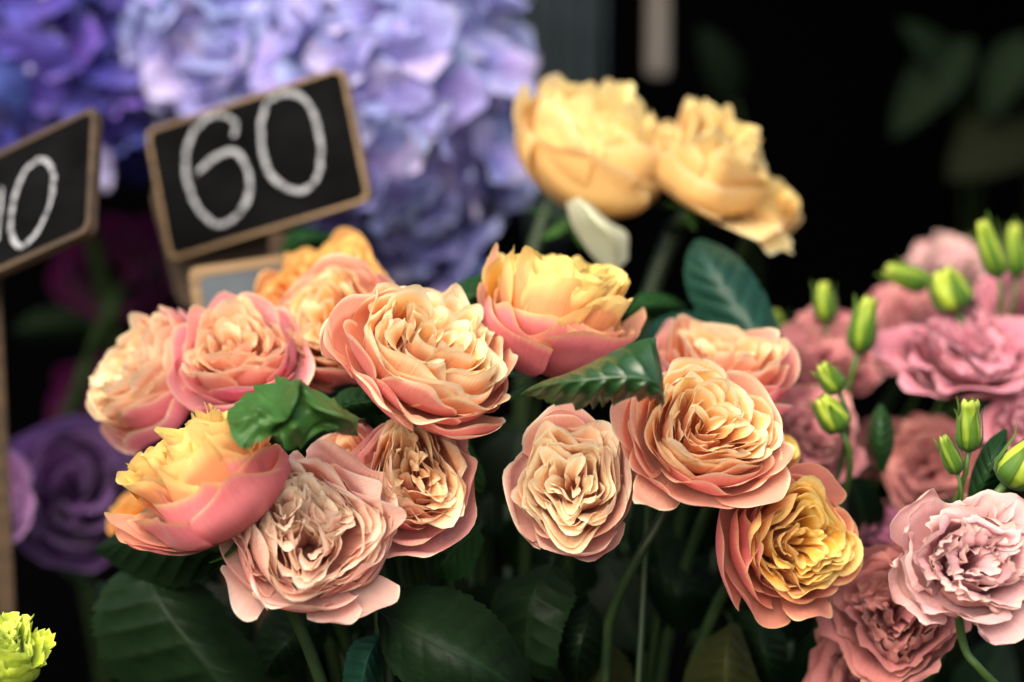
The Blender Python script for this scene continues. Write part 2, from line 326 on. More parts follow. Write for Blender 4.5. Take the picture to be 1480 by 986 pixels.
def rose(label, px, py, d, R, axis, palette, seed, name='rose', cat='rose', group=None, n_in=46, rings=((.8, 5), (.95, 5), (1.08, 4)), H=1.0, dome=.3, dimple=.12,
         lobes=(4, .35, 0), warp=.06, wf=2.6, spin=0, reflex=.09, oreflex=.1, half_in=.75, half_out=.78, ruffle=.025, rk=5, mat='petal', res=13, smax=.8, smin=.03,
         stem=True, foot=None, sepals=5, stemmat='stemdark', open_=0, bulge=.12, oc=.08, centre=.5, notch=.03, serr=0, tip=.3, rimw=.13, stemr=.0028, subc=0, hj=.06, edgebrown=.42, curlin=0, oh=.92, pn='petal', squash=None, offc=.035, own=.05, oj=.07, pt=1, sat=1.0, rh=1.0, guards=()):
    r = np.random.RandomState(seed); ax = CD(*axis); ctr = P(px, py, d); base = ctr - ax * H * R * centre
    m = frame(ax, spin)
    root, inv = empty(name, base, m)
    if squash: root.scale = squash; bpy.context.view_layer.update(); inv = np.array(root.matrix_basis.inverted())
    tag(root, label, cat, group)
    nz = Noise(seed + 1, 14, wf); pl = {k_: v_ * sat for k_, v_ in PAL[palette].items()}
    cc = [np.array((math.cos(a), math.sin(a))) * R * .34 for a in r.uniform(0, .6) + np.arange(subc) * 2 * PI / max(1, subc)] if subc else []
    for i in range(n_in):
        q = (i + .6) / n_in; s = smin + (smax - smin) * q ** .62
        phi = i * 2.39996 + r.uniform(-.25, .25)
        hs = H * (1 - dome * s * s) - dimple * math.exp(-(s / .28) ** 2) + r.uniform(-hj, hj)
        half = half_in * r.uniform(.6, 1.25) * (1.2 if s < .25 else 1)
        oc2 = r.normal(size=2) * R * offc * (.4 + s); c2 = (oc2[0], oc2[1]); s2 = s; rf = reflex * r.uniform(.1, 2.2)
        if subc and s < .66:
            c2 = cc[i % subc]; s2 = .04 + .3 * (s / .66) ** .8; half = r.uniform(.8, 1.3); 
        p, ci, co, uv = petal_sheet(r, R, s2, phi, half, hs, pl, nz, warp, lobes, reflex=rf, tw=r.uniform(.02, .1), tip=tip * r.uniform(.5, 1.5), point=r.uniform(-.04, .07) * pt, own=own, lip0=r.uniform(.55, .78), crease=r.uniform(-.05, .05), ruffle=ruffle * r.uniform(.5, 1.6), rk=rk, notch=notch,
                                    nu=res, nv=res, ctr=c2, outerness=max(0, (s - .55) / .8) ** 1.2 * .6, fold=r.uniform(-.05, .1) * min(1, s * 2), rimw=rimw, serr=serr, edgebrown=edgebrown, curl=curlin * s, open_=open_ * s, bulge=bulge)
        link(pn, mesh_grid(pn, p, ci, co, M[mat], uv), root)
    nr = len(rings)
    for j, (s, k) in enumerate(rings):
        ph0 = r.uniform(0, 6.28); o = .55 + .45 * (j + 1) / nr
        for i in range(k):
            phi = ph0 + i * 2 * PI / k + r.uniform(-.15, .15)
            hs = H * (1 - dome * s * s) * (oh if j == nr - 1 else 1) + r.uniform(-hj, hj) * 1.3
            p, ci, co, uv = petal_sheet(r, R, s * r.uniform(1 - oj, 1 + oj), phi, half_out * 5 / k * r.uniform(.8, 1.1), hs * rh * r.uniform(.86, 1.06),  pl, nz, warp * .8, None, reflex=oreflex * r.uniform(.3, 1.5), curl=oc * r.uniform(-.3, 1.2) * (j / max(1, nr - 1)),
                                        tw=.06, tip=tip * r.uniform(.8, 1.5), point=r.uniform(-.03, .06) * pt, own=own * 1.2, lip0=r.uniform(.6, .8), ruffle=ruffle * r.uniform(.6, 1.4), rk=rk * .8, notch=notch, nu=res + 4, nv=res + 3, outerness=o, rimw=rimw * .55, open_=open_, serr=serr, edgebrown=edgebrown, bulge=bulge)
            link(pn, mesh_grid(pn, p, ci, co, M[mat], uv), root)
    mi = np.array(root.matrix_world.inverted() if not squash else root.matrix_basis.inverted())
    for (deg, s, hh, half, op, rfl, tp, pt_) in guards:      # single outer petals flopping towards a given side
        dl = mi[:3, :3] @ CD(math.cos(math.radians(deg)), math.sin(math.radians(deg)), 0); phi = math.atan2(dl[1], dl[0])
        p, ci, co, uv = petal_sheet(r, R, s, phi, half, H * hh, pl, nz, warp * .6, None, reflex=rfl, tw=.05, tip=tp, point=pt_, ruffle=ruffle * 1.2, rk=rk * .7, notch=notch * .6, nu=21, nv=19, outerness=1, rimw=.06, open_=op, edgebrown=edgebrown, bulge=bulge, own=own, lip0=.6)
        link(pn, mesh_grid(pn, p, ci, co, M[mat], uv), root)
    # calyx, sepals and stem
    if stem:
        th = np.linspace(0, 1, 6); cal = np.stack([0 * th, 0 * th, -.14 * R + th * .13 * R], 1)
        link('calyx', tube_mesh('calyx', cal, .13 * R * np.array((.5, .9, 1, 1, .9, .5)) + .001, M[stemmat], 10), root)
        for i in range(sepals):
            a = i * 2 * PI / sepals + .3; dr = np.array((math.cos(a), math.sin(a), 0)); L = .62 * R * r.uniform(.8, 1.2)
            b0 = dr * .08 * R; t0 = dr * L + np.array((0, 0, r.uniform(-.5, .05) * R))
            g = leaf_grid(b0, t0, (0, 0, -1), .2 * R, bend=.12, fold=.2)
            leaf_from_grid('sepal', g, root, np.eye(4), 'fresh', seed + i, serr=0, quilt=0, nv=12, nu=5, mat='leafmatt')
        add_stem(root, inv, base - ax * .1 * R, ax, foot, stemr, stemmat)
    return root, inv

PAL['guard'] = pal((224, 152, 142), (248, 214, 190), (206, 122, 116), (216, 142, 136), (198, 114, 118), oin=(214, 140, 134))
def free_petal(root, inv, rows, palette, seed, outer=1.0, name='petal', ruffle=.0008, rimw=.07, flip=False, mat='petal', n=22):
    """a petal from a control grid of (px, py, depth): rows run from the base to the free edge"""
    G = np.array([[P(*c) for c in row] for row in rows]); G = cr(G, n); G = np.swapaxes(cr(np.swapaxes(G, 0, 1), n), 0, 1)
    if flip: G = G[:, ::-1]
    nz = Noise(seed, 12, 160); u = np.linspace(-1, 1, n)[None, :]; v = np.linspace(0, 1, n)[:, None]
    G = G + nz(G.reshape(-1, 3)).reshape(G.shape) * ruffle
    pl = PAL[palette]; e = np.minimum(1 - v, (1 - np.abs(u)) * .6 + (1 - v) * .3); rim = (np.clip(1 - e / rimw, 0, 1) ** 1.2 * ss(v, .1, .5))[..., None]; vb = ss(v, .0, .8)[..., None]
    ci = (pl['oin'] * outer + (pl['cin']) * (1 - outer)) * (.9 + .1 * vb); co = (pl['coutb'] * (1 - vb) + pl['cout'] * vb) * outer + ci * (1 - outer)
    cin = ci * (1 - rim) + pl['orim'] * rim; cout = co * (1 - rim * .85) + pl['orim'] * rim * .85
    return link(name, mesh_grid(name, to_local(inv, G), np.clip(cin, 0, .93), np.clip(cout, 0, .93), M[mat]), root)

# ------------------------------------------------------------------ the place
def box_mesh(name, lo, hi, mat):
    x0, y0, z0 = lo; x1, y1, z1 = hi
    V = [(x, y, z) for z in (z0, z1) for y in (y0, y1) for x in (x0, x1)]
    F = [(0, 2, 3, 1), (4, 5, 7, 6), (0, 1, 5, 4), (2, 6, 7, 3), (0, 4, 6, 2), (1, 3, 7, 5)]
    me = bpy.data.meshes.new(name); me.from_pydata(V, [], F); me.materials.append(mat); me.update(); return me
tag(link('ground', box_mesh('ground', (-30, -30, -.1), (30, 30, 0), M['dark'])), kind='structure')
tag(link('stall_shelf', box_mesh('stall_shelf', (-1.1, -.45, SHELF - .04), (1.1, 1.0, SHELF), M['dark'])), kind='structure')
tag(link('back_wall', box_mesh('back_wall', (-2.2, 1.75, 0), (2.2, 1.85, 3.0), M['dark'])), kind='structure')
tag(link('shade_roof', box_mesh('shade_roof', (-2.2, .75, 2.05), (2.2, 1.75, 2.1), M['dark'])), kind='structure')  # unseen roof added to keep daylight off the background

def Rp(px, d): return px * d / FOC
BUNCH = 'peach garden roses in the front bunch'

# R1
rr, iv = rose('largest open peach rose tilted to the right, top centre of the front bunch', 618, 508, 1.075, Rp(128, 1.075), (.42, .74, .58), 'peach', 11, group=BUNCH, H=.98, dome=.42, dimple=.25,
     lobes=(4, .3, 1), n_in=58, rings=((.84, 6), (.93, 6), (1.0, 5), (1.06, 5)), oreflex=.12, reflex=.09, res=17, oc=.06, spin=.4, rimw=.16, half_out=.66)
# R2
rose('cupped rose with golden yellow heart and tall pink outer petals', 805, 455, 1.12, Rp(100, 1.12), (.22, .88, .38), 'yellow', 22, group=BUNCH, H=1.75, dome=.13, dimple=.12, hj=.03, pt=.2, n_in=64, tip=.16, ruffle=.04, wf=3.4,
     lobes=(4, .25, 0), rings=((.82, 5), (.93, 4), (1.02, 4)), oreflex=.07, reflex=.07, centre=.53, oh=.95, rh=.8, half_in=.6, res=15, guards=((150, 1.02, 1.0, .4, .0, .06, .3, .06), (10, 1.1, .8, .4, .08, .1, .3, 0)), oc=.0, warp=.12)
# R3
rose('cream pink rose facing forward below the folded glossy leaf', 828, 700, 1.07, Rp(86, 1.07), (-.06, .28, .95), 'cream', 33, group=BUNCH, H=1.1, dome=.25, dimple=.2, n_in=60, squash=(.9, 1.12, 1),
     lobes=(5, .22, 2), rings=((.84, 5), (.98, 4), (1.1, 4)), oreflex=.12, warp=.08, res=14, oc=.12)
# R4
r4, i4 = rose('round peach rose with amber heart and wide pink guard petals', 1018, 625, 1.07, Rp(98, 1.07), (.2, .5, .84), 'peach', 44, group=BUNCH, H=1.15, dome=.3, dimple=.2, n_in=58,
     lobes=(3, .22, 1.2), rings=((.84, 5), (.94, 5), (1.04, 5)), oreflex=.1, warp=.07, res=16, oc=.1, guards=((-128, 1.08, .62, .4, .28, .12, .7, .26), (-100, 1.04, .74, .5, .2, .1, .4, 0), (-55, 1.06, .7, .55, .22, .12, .35, .03), (-22, 1.0, .8, .4, .14, .14, .35, .05), (178, 1.06, .85, .36, .16, .18, .3, 0), (205, 1.02, .9, .4, .1, .14, .3, 0)))
# R5
rose('open golden rose at lower right with dark pink outer petals on its left', 1142, 784, 1.085, Rp(86, 1.085), (.32, .1, .94), 'gold', 55, group=BUNCH, H=1.15, dome=.22, dimple=.3, n_in=62,
     lobes=(4, .25, .5), rings=((.84, 5), (.95, 5), (1.06, 4)), oreflex=.08, warp=.09, oc=.05, res=15, guards=((185, 1.26, .8, .75, .14, .04, .3, 0), (232, 1.22, .8, .6, .12, .04, .35, .08), (60, 1.12, .9, .45, .12, .1, .35, 0), (-75, 1.1, .9, .4, .1, .2, .3, 0)))
# R6
r6, i6 = rose('pale pink ruffled rose hanging lowest at the front of the bunch', 442, 768, 1.053, Rp(110, 1.053), (.02, .34, .94), 'pale', 66, group=BUNCH, H=1.0, dome=.25, dimple=.05, n_in=110, subc=3,
     lobes=(3, .2, .5), rings=((.78, 7), (.87, 7), (.95, 6), (1.03, 5)), oreflex=.12, reflex=.08, warp=.1, wf=3, res=14, ruffle=.035, oc=.1, spin=.6, own=.06, guards=((-50, 1.2, .7, .32, .2, .1, .3, .05), (-72, 1.12, .75, .3, .15, .1, .3, .05), (-135, 1.08, .7, .35, .15, .1, .3, 0)))
# R7
rose('narrow peach rose with crumpled browned edges right of the pale pink rose', 598, 692, 1.07, Rp(84, 1.07), (.12, .3, .94), 'peachpink', 77, group=BUNCH, H=1.1, dome=.3, dimple=.08, n_in=62,
     lobes=(3, .3, 1.7), rings=((.82, 5), (.96, 4), (1.08, 4)), oreflex=.12, warp=.1, oc=.1, edgebrown=.6, squash=(.86, 1.2, 1))
# R8
rose('side-on rose with yellow frilled crown and bright pink bowl at left', 305, 695, 1.055, Rp(104, 1.055), (-.52, .82, .2), 'yellow', 88, group=BUNCH, H=1.65, dome=.26, dimple=.08, hj=.035, pt=.2, n_in=64, tip=.15, ruffle=.045, wf=3.6,
     lobes=(4, .2, 0), rings=((.82, 5), (.93, 5), (1.03, 5)), oreflex=.08, warp=.11, oc=.1, centre=.5, oh=.95, rh=.82, half_in=.6, res=15, guards=((215, 1.1, .62, .35, .12, .1, .4, .1), (250, 1.12, .5, .35, .12, .12, .5, .15), (185, 1.1, .75, .3, .15, .12, .4, .08)))
# R9
rose('pink rose with small yellow heart behind the crumpled leaf', 345, 515, 1.12, Rp(84, 1.12), (-.12, .62, .77), 'pink', 99, group=BUNCH, H=1.2, dome=.3, dimple=.2, n_in=52,
     lobes=(3, .2, 0), rings=((.82, 5), (.96, 5), (1.1, 4)), oreflex=.12, warp=.06, oc=.1)
# R10
rose('leftmost peach rose of the front bunch, turned away to the left', 218, 545, 1.15, Rp(96, 1.15), (-.72, .42, .55), 'peachpink', 110, group=BUNCH, H=1.15, dome=.3, dimple=.1, n_in=70, ruffle=.04,
     lobes=(4, .2, 0), rings=((.84, 5), (.96, 5), (1.04, 4)), oreflex=.05, warp=.08, oc=.03)
# R11
rose('small orange rose just below the chalkboard reading 60', 462, 412, 1.19, Rp(92, 1.19), (-.15, .8, .55), 'orange', 121, group=BUNCH, H=.9, dome=.35, dimple=.1, n_in=56,
     lobes=(5, .25, 0), rings=((.84, 5), (.98, 4)), oreflex=.08, warp=.1)
# R12
rose('cream and yellow rose half hidden behind the largest peach rose', 492, 478, 1.135, Rp(86, 1.135), (-.3, .4, .86), 'peach', 132, group=BUNCH, H=1.1, dome=.25, dimple=.1, n_in=56,
     lobes=(3, .3, 0), rings=((.84, 5), (.98, 4), (1.08, 4)), oreflex=.08, warp=.1)
# R13
rose('salmon rose behind the round peach rose, under the large dark leaf', 1042, 535, 1.14, Rp(90, 1.14), (.1, .75, .6), 'peachpink', 143, group=BUNCH, H=1.1, dome=.25, dimple=.2, n_in=30,
     lobes=(3, .3, 0), rings=((.84, 5), (1.0, 4), (1.12, 4)), oreflex=.15, warp=.12)
# R14 small
rose('small tightly folded peach rose between the crumpled leaf and pale pink rose', 500, 665, 1.085, Rp(52, 1.085), (-.3, .5, .8), 'peachpink', 154, group=BUNCH, H=1.1, dome=.2, dimple=.2, n_in=26,
     lobes=(3, .3, 0), rings=((.85, 4), (1.0, 4)), oreflex=.12, warp=.1)
rose('small cream yellow rose peeping out behind the round peach rose', 1105, 652, 1.12, Rp(48, 1.12), (.5, .3, .8), 'yellow', 165, group=BUNCH, H=1.1, dome=.25, dimple=.1, n_in=26,
     lobes=(3, .3, 0), rings=((.85, 4), (1.0, 4)), oreflex=.1, warp=.1)

# yellow roses behind
YEL = 'butter yellow roses behind the bunch'
y1 = rose('left and largest of the butter yellow roses, seen from its side', 862, 222, 1.25, Rp(102, 1.25), (.3, .86, .3), 'butter', 176, group=YEL, H=1.8, dome=.2, dimple=.0, hj=.05, pt=.2, oh=.9, rh=.97, n_in=44, tip=.15, ruffle=.04, wf=3.2, lobes=(3, .2, 0), rings=((.84, 5), (.93, 5), (1.0, 5), (1.07, 4)), oreflex=.1, warp=.08, guards=((115, .98, .98, .42, 0, .08, .3, .02), (165, 1.1, .85, .4, .1, .1, .3, 0)), centre=.5, stemr=.0045)
ry, iy = rose('butter yellow rose with frilled top and drooping cream petals', 1025, 235, 1.235, Rp(80, 1.235), (.35, .8, .42), 'butter', 187, group=YEL, H=1.7, dome=.35, dimple=.05, hj=.05, pt=.3, n_in=50, guards=((-80, 1.16, .36, .5, .36, .2, .3, .05), (-56, 1.2, .22, .42, .55, .2, .4, .12), (-112, 1.1, .5, .4, .2, .2, .3, 0)), tip=.15, ruffle=.05, wf=3.4, lobes=(4, .2, 0), rings=((.84, 5), (.96, 4), (1.06, 3)), oreflex=.06, warp=.12, stemr=.0045)
rose('small butter yellow rose at the right end of its trio', 1112, 298, 1.25, Rp(48, 1.25), (.4, .6, .6), 'butter', 198, group=YEL, H=1.4, dome=.35, dimple=.1, n_in=22, lobes=(3, .2, 0), rings=((.84, 4), (1.0, 4)), oreflex=.05, warp=.07)

pr, pi_ = empty('fallen_petal', P(865, 300, 1.22)); tag(pr, 'white petal drooping beneath the largest yellow rose', 'petal')
free_petal(pr, pi_, [[(822, 290, 1.22), (838, 286, 1.205), (856, 292, 1.22)], [(828, 322, 1.222), (850, 314, 1.188), (882, 318, 1.225)], [(846, 356, 1.22), (880, 346, 1.19), (907, 338, 1.228)], [(876, 394, 1.22), (892, 392, 1.205), (905, 372, 1.22)]], 'lis', 31, outer=.2)
for c in pr.children:
    me = c.data
    for nm in ('cin', 'cout'):
        a = me.color_attributes[nm]; n = len(me.vertices); a.data.foreach_set('color', np.tile(np.append(lin((214, 216, 190)), 1), n).astype('f'))

# purple roses, left
rose('dusky purple rose low at the left', 112, 715, 1.32, Rp(96, 1.32), (.05, .25, .96), 'purple', 209, group='purple roses at the left', sat=.8, H=.95, dome=.15, dimple=.25, n_in=20, lobes=None, rings=((.7, 5), (.88, 5), (1.05, 5)), oreflex=.1, warp=.05, ruffle=.012, half_in=1.0, tip=.25, rimw=.1, edgebrown=0)
rose('pinkish lilac rose cut off by the left edge', -30, 715, 1.27, Rp(68, 1.27), (.4, .2, .9), 'lilac', 220, group='purple roses at the left', H=.95, dome=.15, dimple=.25, n_in=18, lobes=None, rings=((.7, 5), (.88, 5), (1.05, 5)), oreflex=.1, warp=.05, ruffle=.012, half_in=1.0, tip=.25, edgebrown=0)
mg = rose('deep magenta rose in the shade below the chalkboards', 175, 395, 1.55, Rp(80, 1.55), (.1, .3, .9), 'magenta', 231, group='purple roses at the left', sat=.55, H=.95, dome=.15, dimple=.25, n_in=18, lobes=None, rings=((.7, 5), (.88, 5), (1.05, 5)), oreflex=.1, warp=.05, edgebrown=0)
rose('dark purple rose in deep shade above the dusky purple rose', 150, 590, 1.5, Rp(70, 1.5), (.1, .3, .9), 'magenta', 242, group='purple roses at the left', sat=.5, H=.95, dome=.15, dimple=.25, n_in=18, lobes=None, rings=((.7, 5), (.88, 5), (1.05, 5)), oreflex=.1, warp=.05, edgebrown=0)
rose('small orange rose mostly hidden at the left of the pink bowl rose', 205, 750, 1.2, Rp(48, 1.2), (-.3, .6, .7), 'orange', 253, group='orange roses half hidden', H=1, n_in=22, rings=((.85, 4), (1.0, 4)))
rose('lime green carnation cut off at the lower left corner', -8, 950, 1.05, Rp(60, 1.05), (.1, .8, .6), 'lime', 264, name='carnation', cat='carnation', H=1.2, dome=.25, dimple=0, n_in=46, lobes=None, rings=((.9, 6), (1.0, 6)), oreflex=.12, reflex=.08, warp=.14, ruffle=.06, rk=8, serr=.1, tip=.15, mat='ruffle', edgebrown=.1, wf=4)

# lisianthus, right
LIS = 'pink lisianthus on the right'
def lis(label, px, py, d, Rpx, axis, palette, seed, **k):
    a = dict(name='lisianthus', cat='lisianthus', group=LIS, H=1.15, dome=.18, dimple=.4, n_in=24, lobes=None, rings=((.8, 4), (.95, 4), (1.1, 4)), oreflex=.22, reflex=.12, warp=.12, wf=3.2, ruffle=.085, rk=11, serr=.02,
             mat='ruffle', smin=.05, smax=.75, half_in=1.0, tip=.22, rimw=.1, edgebrown=.25, notch=.04, sepals=5, pn='petal', res=19, open_=.1, oc=.05, stemr=.0018, sat=.72)
    a.update(k); return rose(label, px, py, d, Rp(Rpx, d), axis, palette, seed, **a)
l1 = lis('pale pink ruffled lisianthus wide open at the right edge', 1404, 812, 1.05, 85, (.12, .38, .9), 'lis', 317, sat=.84, res=23, own=.09, rings=((.8, 5), (.92, 5), (1.04, 5)), half_out=.7, oj=.12, squash=(1.05, .95, 1))
lis('dusky pink ruffled lisianthus in the lower right corner', 1290, 885, 1.11, 74, (-.2, .35, .9), 'lisdusk', 302)
lis('dusky pink lisianthus bloom cut off by the bottom edge', 1250, 985, 1.12, 68, (-.3, .3, .9), 'lisdusk', 303)
lis('large bright pink lisianthus seen from its side below the tall buds', 1405, 512, 1.21, 84, (-.1, .84, .52), 'lispink', 304, open_=.18, dome=.25)
lis('salmon pink lisianthus behind the yellow-green buds', 1312, 475, 1.3, 56, (-.2, .6, .75), 'lissoft', 305)
lis('pink lisianthus beside the large dark rose leaf', 1188, 520, 1.24, 60, (.1, .6, .8), 'lissoft', 306)
lis('soft pink lisianthus right of the round peach rose', 1168, 625, 1.2, 58, (.3, .4, .85), 'lissoft', 307, H=1.3)
lis('purplish pink lisianthus in shade right of the golden rose', 1262, 772, 1.2, 44, (.3, .6, .7), 'lispurple', 308)
lis('dusky pink lisianthus in shade behind the pair of green buds', 1345, 682, 1.22, 54, (-.3, .3, .8), 'lisdusk', 309)
lis('faint mauve lisianthus furthest back behind the tall buds', 1372, 388, 1.36, 48, (0, .8, .5), 'lis', 310)
lis('pink lisianthus at the right edge behind the buds', 1496, 620, 1.18, 48, (-.2, .5, .8), 'lispink', 311)
lis('rose pink lisianthus cut off by the right edge near the tall buds', 1480, 445, 1.31, 50, (-.2, .5, .8), 'lispink', 312)
lis('peach pink lisianthus low behind the paired stems', 1270, 650, 1.27, 40, (0, .5, .8), 'lisdusk', 313)

def bud(label, bx, by, tx, ty, d, wpx, seed, lime=.5, group='green lisianthus buds', twist=1.2, openn=.0, footdx=0):
    r = np.random.RandomState(seed); b = P(bx, by, d); t = P(tx, ty, d - .004); ax = (t - b); L = np.linalg.norm(ax); ax /= L; Wd = wpx * d / FOC / 2
    root, inv = empty('flower_bud', b, frame(ax)); tag(root, label, 'flower bud', group)
    nu, nv = 33, 22; u = np.linspace(0, 2 * PI, nu)[None, :]; v = np.linspace(0, 1, nv)[:, None]
    prof = np.interp(v, [0, .06, .25, .5, .75, .92, 1], [.25, .7, 1, .93, .68, .5 + openn, .28 + openn])
    rr_ = Wd * prof * (1 + .10 * np.cos(5 * (u + twist * v)) * ss(v, .1, .5)); z = L * (v + .03 * np.sin(5 * u + 1) * ss(v, .8, 1))
    p = np.stack([rr_ * np.cos(u), rr_ * np.sin(u), z + 0 * u], -1)
    g1 = lin((60, 100, 26)); g2 = lin((150, 168, 50)) ; g3 = lin((180, 186, 90))
    k = np.clip(lime * (.4 + v) + .2 * np.cos(5 * (u + twist * v)), 0, 1)[..., None]; c = g1 * (1 - k) + g2 * k; k2 = ss(v, .85, 1)[..., None] * .5 + 0 * c; c = c * (1 - k2) + g3 * k2
    link('petal', mesh_grid('bud_petal', p, c * .7, c, M['bud']), root)
    for i in range(5):
        a = i * 2 * PI / 5 + r.uniform(0, .4); vs = np.linspace(0, 1, 12); rad = np.interp(vs, [0, .06, .25, .5, .8, 1], [.35, .8, 1.08, 1.05, .95, 1.15]) * Wd + .0004
        rad = rad + Wd * .35 * r.uniform(-.3, 1) * vs ** 3; wd = Wd * .42 * np.sin(PI * np.clip(vs * .97 + .03, 0, 1) ** .5) ** .8 + .0001
        uu = np.linspace(-1, 1, 5)[None, :]; ang = a + uu * (wd / rad)[:, None]; R2 = rad[:, None] * (1 - .04 * np.abs(uu))
        pz = vs * L * r.uniform(.85, 1.12)
        p = np.stack([R2 * np.cos(ang), R2 * np.sin(ang), pz[:, None] + 0 * uu], -1)
        c = (lin((46, 84, 24)) * (1 - vs[:, None]) + lin((92, 122, 38)) * vs[:, None])[:, None, :] + 0 * p
        link('sepal', mesh_grid('sepal', p, c, c, M['bud']), root)
    foot = np.array((P(bx, by, d)[0] * .7 + footdx, b[1] + .14, SHELF + .002))
    add_stem(root, inv, b, ax, foot, max(.0009, Wd * .22), 'stem')
    return root
bud('sharp green bud with pointed tip standing in front of the pink lisianthus', 1400, 652, 1402, 578, 1.085, 36, 1, .45, openn=.25)
bud('smaller green bud leaning left beside the sharp upright bud', 1384, 684, 1362, 630, 1.085, 26, 2, .3)
bud('plump yellow-green bud at the right edge above the pale ruffled lisianthus', 1452, 700, 1500, 640, 1.08, 60, 3, .9)
bud('small green bud leaning left over the pink lisianthus', 1212, 566, 1186, 526, 1.14, 34, 4, .5)
bud('yellow-green bud below the small leaning bud', 1216, 622, 1186, 574, 1.14, 44, 5, .7)
bud('green bud alone against the dark background right of the big leaf', 1194, 466, 1190, 408, 1.24, 32, 6, .7)
bud('blurred green bud touching the tip of the big leaf', 1122, 492, 1120, 448, 1.27, 30, 7, .5)
bud('green bud between two pink lisianthus blooms', 1240, 510, 1256, 430, 1.2, 40, 8, .6)
bud('green bud lying left of the plump yellow bud', 1340, 412, 1280, 388, 1.26, 36, 9, .5)
bud('plump yellow bud above the large bright pink lisianthus', 1385, 448, 1360, 390, 1.22, 58, 10, .95)
bud('tallest green bud, slightly tilted left', 1444, 400, 1418, 320, 1.22, 34, 11, .7)
bud('tall green bud at the right edge beside the tallest one', 1470, 400, 1466, 324, 1.28, 34, 12, .6)

# ------------------------------------------------------------------ hydrangeas
def hyd_petal(seed, c1, c2, c3):
    r = np.random.RandomState(seed); nu = nv = 9; u = np.linspace(-1, 1, nu)[None, :]; v = np.linspace(0, 1, nv)[:, None]
    wv = .95 * np.sin(PI * np.clip(v * .8 + .06, 0, 1)) ** .8; L = 1.0
    x = u * wv * .62; y = v * (1 - .18 * u * u) ; z = .3 * v ** 1.6 * r.uniform(-.2, 1.0) + .1 * u * u * r.uniform(-1, 1.5) + .07 * np.sin(4 * u + r.uniform(0, 6)) * v + .05 * np.sin(7 * v + r.uniform(0, 6)) * u
    p = np.stack([x, y + 0 * u, z], -1)
    k = np.clip(v * 1.1 + .25 * u ** 2 + r.uniform(-.25, .15), 0, 1)[..., None] + 0 * p[..., :1]
    c = lin(c1) * (1 - k) + lin(c2) * k; k3 = (ss(v, .8, 1) * r.uniform(0, .7))[..., None] + 0 * k; c = c * (1 - k3) + lin(c3) * k3
    return mesh_grid('petal', p, np.clip(c * .86, 0, .9), np.clip(c * .8, 0, .9), M['hyd'])
HP = {'pale': [hyd_petal(i, (136, 134, 206), (172, 180, 232), (214, 218, 240)) for i in range(5)] + [hyd_petal(i + 10, (148, 134, 206), (190, 184, 230), (226, 222, 238)) for i in range(4)] + [hyd_petal(i + 20, (124, 116, 194), (160, 160, 222), (190, 194, 236)) for i in range(4)],
      'deep': [hyd_petal(i + 30, (64, 52, 138), (92, 84, 176), (128, 118, 200)) for i in range(5)] + [hyd_petal(i + 40, (70, 50, 150), (110, 92, 196), (160, 150, 220)) for i in range(3)] + [hyd_petal(i + 50, (54, 46, 124), (76, 76, 172), (110, 108, 196)) for i in range(4)] + [hyd_petal(60, (130, 120, 196), (186, 180, 224), (206, 204, 236))]}
eye_me = tube_mesh('floret', [(0, 0, -.7), (0, 0, -.1), (0, 0, .03), (0, 0, .07)], [.05, .05, .1, .05], M['hyd'], 6)
for nm, col in (('cin', (150, 150, 200)), ('cout', (150, 150, 200))):
    a = eye_me.color_attributes.new(nm, 'FLOAT_COLOR', 'POINT'); a.data.foreach_set('color', np.tile(np.append(lin(col), 1), len(eye_me.vertices)).astype('f'))
def hydrangea(label, px, py, d, ax_, az_, ay_, n, kind, seed, size=.0245):
    r = np.random.RandomState(seed); c = P(px, py, d); root, inv = empty('hydrangea', c); tag(root, label, 'hydrangea', 'blue and lilac hydrangea heads')
    for i in range(n):
        zz = 1 - 2 * (i + .5) / n; rad = math.sqrt(max(0, 1 - zz * zz)); th = i * 2.39996
        dr = np.array((rad * math.cos(th), rad * math.sin(th), zz))
        if dr[1] > .45: continue                    # the far side of the head is never in view
        nrm = Vector(dr / np.array((ax_, ay_, az_))).normalized(); nrm = (nrm + Vector(r.normal(size=3)) * .3).normalized()
        lump = 1 + r.uniform(-.2, .06)
        loc = Vector(dr * np.array((ax_, ay_, az_)) * lump)
        s = size * r.uniform(.82, 1.18)
        fl = link('floret', eye_me, root); fl.matrix_local = Matrix.Translation(loc) @ frame(nrm, r.uniform(0, 6.28)) @ Matrix.Scale(s, 4)
        for k in range(4):
            q = link('petal', HP[kind][r.randint(len(HP[kind]))], fl)
            q.matrix_local = Matrix.Rotation(k * PI / 2 + r.uniform(-.12, .12), 4, 'Z') @ Matrix.Translation((0, .05, .02 * (k % 2))) @ Matrix.Rotation(r.uniform(-.25, .45), 4, 'X')
    foot = np.array((c[0] * .8, c[1] + .03, SHELF + .002))
    add_stem(root, inv, c - np.array((0, 0, az_ * .4)), (0, 0, 1), foot, .005, 'stemfar')
    return root
hydrangea('large pale lilac-blue hydrangea head right of the chalkboard reading 60', 548, 150, 1.40, .080, .102, .075, 155, 'pale', 1, .0245)
hydrangea('pale lilac hydrangea head above the chalkboard reading 60', 345, 62, 1.42, .058, .056, .05, 72, 'pale', 2, .025)
hydrangea('deep blue-violet hydrangea head in the upper left corner', 95, 70, 1.46, .086, .078, .07, 130, 'deep', 3, .025)

